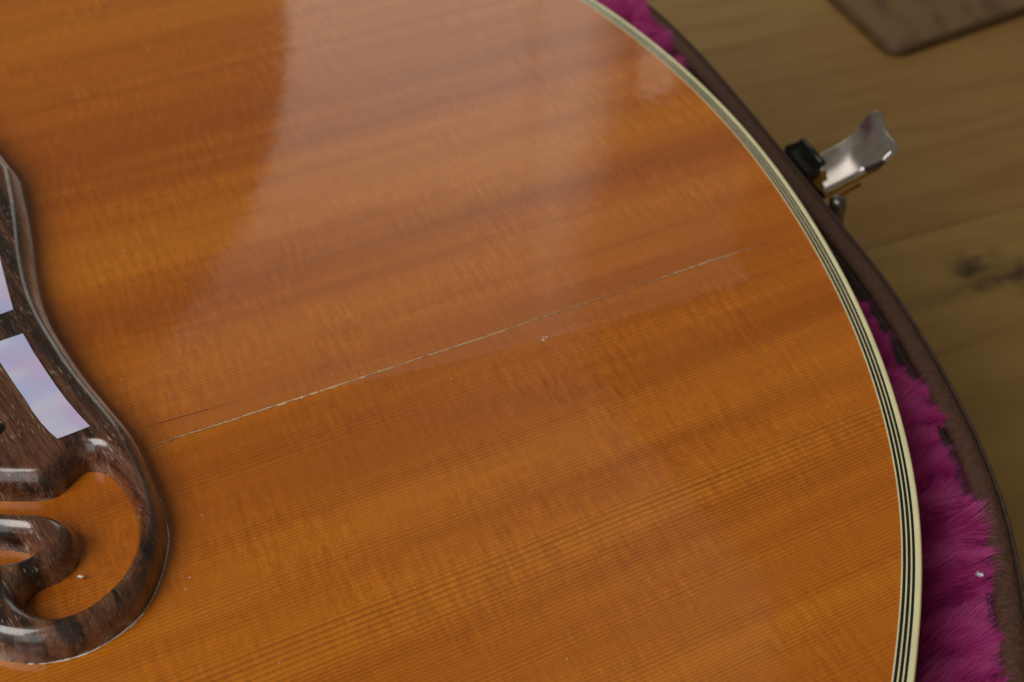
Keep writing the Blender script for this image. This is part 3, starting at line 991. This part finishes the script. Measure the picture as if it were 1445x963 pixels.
for k, s_ in enumerate((0.0, 0.45, 0.8)):
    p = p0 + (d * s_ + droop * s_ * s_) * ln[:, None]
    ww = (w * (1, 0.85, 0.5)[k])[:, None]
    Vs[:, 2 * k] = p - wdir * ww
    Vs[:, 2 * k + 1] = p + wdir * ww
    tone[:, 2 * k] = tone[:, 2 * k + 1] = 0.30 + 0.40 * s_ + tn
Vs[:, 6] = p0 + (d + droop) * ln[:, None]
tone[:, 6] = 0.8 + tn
base = np.arange(NS)[:, None] * 7
quads = np.concatenate([base + np.array([[0, 1, 3, 2]]), base + np.array([[2, 3, 5, 4]])])
tris = base + np.array([[4, 5, 6]])
me = bpy.data.meshes.new('plush_pile')
me.vertices.add(NS * 7)
me.vertices.foreach_set('co', (Vs.reshape(-1) / 1000).astype(np.float32))
nl = quads.size + tris.size
me.loops.add(nl)
me.loops.foreach_set('vertex_index', np.r_[quads.ravel(), tris.ravel()].astype(np.int32))
me.polygons.add(len(quads) + len(tris))
me.polygons.foreach_set('loop_start', np.r_[np.arange(len(quads)) * 4, quads.size + np.arange(len(tris)) * 3].astype(np.int32))
me.update(calc_edges=True)
me.validate()
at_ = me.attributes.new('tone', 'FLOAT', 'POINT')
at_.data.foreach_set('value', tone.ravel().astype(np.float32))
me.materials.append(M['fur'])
pile = bpy.data.objects.new('plush_pile', me)
COL.objects.link(pile)
pile.parent = case
tag(pile, kind='stuff', label='fluffy magenta plush pile')

# ------------------------------------------------------------------ latch on the case's outer side (part of the case)
latch = empty('latch')
latch.parent = case


def to_case(w):
    q = np.array(w[:2]) - GC
    return np.array([q @ GE, q @ GN, w[2] - FLOOR_Z])


def cpt(px, py, z): return to_case(world_at(px, py, z / 1000))


# lever: a dished nickel plate, flipped outwards, its lip curling up
rows = [((1155, 221), (1162, 272), -19.0), ((1169, 214), (1176, 265), -18.8), ((1183, 206), (1192, 257), -18.5), ((1196, 198.5), (1207, 249), -18.0), ((1208, 188), (1221, 241), -16.8),
        ((1217, 176), (1234, 236), -15.0), ((1225, 166), (1249, 228), -13.0), ((1232, 159), (1260, 217), -11.4), ((1238, 157), (1266, 207), -10.6), ((1242, 159), (1266, 201), -10.2)]
V, F = [], []
cols_ = [0, 0.05, 0.2, 0.4, 0.6, 0.8, 0.95, 1.0]
NC = len(cols_)
for (l, r_, z) in rows:
    a, b = cpt(*l, z), cpt(*r_, z)
    for s in cols_:
        p = a + (b - a) * s
        p[2] -= 0.0011 * math.sin(math.pi * s)
        V.append(p)
for i in range(len(rows) - 1):
    for k in range(NC - 1):
        a = i * NC + k
        F.append((a, a + 1, a + NC + 1, a + NC))
lev = mesh_obj('lever', V, F, M['nickel'], latch)
md = lev.modifiers.new('so', 'SOLIDIFY'); md.thickness = 0.0016; md.offset = 0
md = lev.modifiers.new('be', 'BEVEL'); md.width = 0.0005; md.segments = 2; md.limit_method = 'ANGLE'
md = lev.modifiers.new('su', 'SUBSURF'); md.levels = 2; md.render_levels = 2
bake(lev)
# black bracket box
P4 = [(1107, 205), (1130, 197), (1161, 232), (1139, 244)]
bm = bmesh.new()
top = [bm.verts.new(cpt(x, y, -15.5)) for x, y in P4]
bot = [bm.verts.new(v.co - Vector((0, 0, 0.011))) for v in top]
bm.faces.new(top); bm.faces.new(bot[::-1])
for i in range(4): bm.faces.new((top[i], bot[i], bot[(i + 1) % 4], top[(i + 1) % 4]))
bmesh.ops.recalc_face_normals(bm, faces=bm.faces[:])
r = bmesh.ops.inset_individual(bm, faces=[max(bm.faces, key=lambda f: f.normal.z)], thickness=0.0009, depth=-0.0012)
bmesh.ops.bevel(bm, geom=bm.edges[:], offset=0.0003, segments=2, affect='EDGES')
bm_obj('bracket', bm, M['black_metal'], latch)
tube('bracket_roller', [cpt(1132, 199, -15.0), cpt(1147, 215, -15.0), cpt(1161, 231, -15.0)], 0.0008, M['black_metal'], latch)
# mounting plate of brass under the bracket, against the case wall
bm = bmesh.new()
q = [cpt(1136, 247, -18), cpt(1167, 240, -18), cpt(1164, 276, -20), cpt(1150, 268, -20)]
a = [bm.verts.new(x) for x in q]; b = [bm.verts.new(x - np.array([0, 0, 0.0012])) for x in q]
bm.faces.new(a); bm.faces.new(b[::-1])
for i in range(4): bm.faces.new((a[i], b[i], b[(i + 1) % 4], a[(i + 1) % 4]))
bm_obj('mounting_plate', bm, M['brass'], latch)
tube('spring_bar', [cpt(1163, 277, -20.5), cpt(1180, 268, -20.5), cpt(1210, 252, -20), cpt(1242, 235, -18.5)], 0.00055, M['brass'], latch)
tube('spring_bar', [cpt(1172, 282, -22.5), cpt(1190, 274, -22.5), cpt(1213, 261, -22)], 0.00045, M['brass'], latch)
c = cpt(1183, 283, -19.5)
V, F = [], []
prof = [(1.9, -7), (1.9, -0.6), (1.6, 0.3), (0.9, 0.8), (0.01, 0.9)]
seg = 16
for rr_, z in prof:
    for k in range(seg):
        an = 2 * math.pi * k / seg
        V.append(c + np.array([rr_ * math.cos(an), rr_ * math.sin(an), z]) / 1000)
for i in range(len(prof) - 1):
    for k in range(seg): F.append((i * seg + k, i * seg + (k + 1) % seg, (i + 1) * seg + (k + 1) % seg, (i + 1) * seg + k))
F.append(tuple((len(prof) - 1) * seg + k for k in range(seg)))
mesh_obj('hinge_pin', V, F, M['dull_steel'], latch)

# ================================================================== the thin brown sheet on the floor
c0 = world_at(1261, 75, FLOOR_Z + 0.004)
d1 = world_at(1180, 0, FLOOR_Z + 0.004) - c0
d2 = world_at(1445, 12, FLOOR_Z + 0.004) - c0
d1 /= np.linalg.norm(d1); d2 /= np.linalg.norm(d2)
N = NT('brown_board')
o = N.sep(N.obj())
g = N.noise(N.comb(N.math('MULTIPLY', o[0], 70.0), N.math('MULTIPLY', o[1], 20.0)), 1.0, 3.0, dim='2D')
col = N.ramp(N.rng(g, 0.36, 0.60), [(0.0, (0.120, 0.066, 0.031)), (0.4, (0.165, 0.094, 0.040)), (1.0, (0.178, 0.106, 0.044))])  # dark streaks: reflections and shadows in the sheet painted into the colour
brown = N.p(color=col, rough=0.35, spec=0.4)
brown_rim = mat_simple('dark_board_rim', (0.085, 0.043, 0.016), 0.55, 0.2, 90.0)


def rr_loop(la, lb, rad, ins, n=8):
    """rounded corner sheet spanned by d1, d2 from the corner c0, in its own xy"""
    pts = []
    cs = [(rad, rad, 180, 270), (la - rad, rad, 270, 360), (la - rad, lb - rad, 0, 90), (rad, lb - rad, 90, 180)]
    for cx, cy, a0, a1 in cs:
        for a in np.linspace(a0, a1, n):
            pts.append((cx + (rad - ins) * math.cos(R(a)), cy + (rad - ins) * math.sin(R(a))))
    return [(d1 * x + d2 * y)[:2] for x, y in pts]


sheet = empty('brown_board', (c0[0], c0[1], FLOOR_Z), 0)
tag(sheet, 'thin brown board with rounded corner and darker rim lying on the wooden floor', 'board')


def slab(name, ins_list, mat):
    loops_ = [(rr_loop(0.24, 0.30, 0.009, ins), z) for ins, z in ins_list]
    n = len(loops_[0][0])
    V, F = [], []
    for L, z in loops_: V += [(p[0], p[1], z) for p in L]
    for a in range(len(loops_) - 1):
        for i in range(n):
            j = (i + 1) % n
            F.append((a * n + i, a * n + j, (a + 1) * n + j, (a + 1) * n + i))
    F.append(tuple((len(loops_) - 1) * n + i for i in range(n)))
    ob = mesh_obj(name, V, F, mat, sheet, smooth=False)
    bm = bmesh.new(); bm.from_mesh(ob.data); bmesh.ops.recalc_face_normals(bm, faces=bm.faces[:]); bm.to_mesh(ob.data); bm.free()
    return ob


slab('rim', [(0, 0.0005), (0, 0.0032), (0.0006, 0.004), (0.0019, 0.004), (0.0022, 0.0030)], brown_rim)
slab('panel', [(0.0023, 0.0031), (0.0024, 0.0034)], brown)

# ================================================================== dust and lint
def flake_bm(bm, c, r, flat=0.5):
    n = random.randint(5, 7)
    a0 = random.random() * 6.28
    el = 0.45 + 0.55 * random.random()
    ro = random.random() * 3.14
    pts = []
    for k in range(n):
        a = a0 + 6.283 * k / n
        x, y = r * math.cos(a) * (0.7 + 0.5 * random.random()), el * r * math.sin(a) * (0.7 + 0.5 * random.random())
        pts.append(bm.verts.new(c + Vector((x * math.cos(ro) - y * math.sin(ro), x * math.sin(ro) + y * math.cos(ro), 0))))
    t = bm.verts.new(c + Vector((0, 0, r * flat)))
    for k in range(n): bm.faces.new((pts[k], pts[(k + 1) % n], t))


bm = bmesh.new()
spots = [(208, 69, .26), (122, 145, .12), (177, 354, .12), (310, 172, .10), (120, 234, .11), (262, 402, .10), (77, 480, .13), (268, 815, .22), (285, 727, .14), (480, 760, .12), (262, 832, .10),
         (171, 536, .13), (246, 760, .16), (702, 762, .10), (800, 930, .12), (394, 936, .12), (292, 870, .11), (286, 865, .10), (613, 650, .10), (740, 590, .09), (960, 540, .08), (560, 250, .09),
         (108, 748, .10), (60, 800, .09), (150, 700, .08)]
for _ in range(70):
    spots.append((random.uniform(60, 1200), random.uniform(30, 950), random.uniform(0.03, 0.075)))
for _ in range(45):
    a_ = random.uniform(0, 6.28); k_ = random.uniform(0.5, 1)
    spots.append((130 + 55 * k_ * math.cos(a_), 770 + 85 * k_ * math.sin(a_), random.uniform(0.08, 0.10) * 0.6))
for x, y, r_ in spots:
    q = guitar_at(x, y, 0.0) * 1000
    if math.hypot(q[0], q[1]) > 232: continue
    if q[0] < 97.5 and r_ < 0.08 and not (84 < q[0] < 90.5 and -97 < q[1] < -76): continue
    h = float(top_h(q[0], q[1]))
    q = guitar_at(x, y, h / 1000) * 1000
    w = GC + (q[0] * GE + q[1] * GN) / 1000
    flake_bm(bm, Vector((w[0], w[1], (float(top_h(q[0], q[1])) + 0.02) / 1000)), r_ / 1000)
d_ = bm_obj('dust', bm, M['dust'])
tag(d_, 'pale dust specks scattered over the amber guitar top', 'dust', kind='stuff')

# the pale crumb beside the scroll
bm = bmesh.new()
q = guitar_at(115, 817, 0.0012)
w = GC + q[0] * GE + q[1] * GN
bmesh.ops.create_icosphere(bm, subdivisions=2, radius=0.00032, matrix=Matrix.Translation((w[0], w[1], 0.00165)) @ Matrix.Diagonal((1.5, 0.7, 0.8, 1)))
for v_ in bm.verts: v_.co += Vector((random.uniform(-1, 1), random.uniform(-1, 1), random.uniform(-1, 1))) * 0.00005
tag(bm_obj('crumb', bm, M['dust']), 'tiny white crumb beside the scroll end of the bridge', 'crumb')

# silvery lint caught in the plush
bm = bmesh.new()
w = world_at(1382, 812, -0.0085)
for k in range(5):
    a = k * 1.31 + 0.4
    L_ = 0.0004 + 0.0004 * random.random()
    p0 = Vector(w); p1 = p0 + Vector((math.cos(a), math.sin(a), 0.6 * random.uniform(-0.3, 1))) * L_
    sd = Vector((-math.sin(a), math.cos(a), 0.3)) * 0.00022
    vs3 = [bm.verts.new(x) for x in (p0 - sd, p0 + sd, p1 + sd * 0.6, p1 - sd * 0.5)]
    up = [bm.verts.new(x.co + Vector((0, 0, 0.00012))) for x in vs3]
    bm.faces.new(up); bm.faces.new(vs3[::-1])
    for i in range(4): bm.faces.new((vs3[i], vs3[(i + 1) % 4], up[(i + 1) % 4], up[i]))
tag(bm_obj('lint', bm, mat_simple('silver_lint', (0.62, 0.66, 0.74), 0.4, 0.1, 800.0)), 'small silvery lint flake caught in the magenta plush', 'lint')
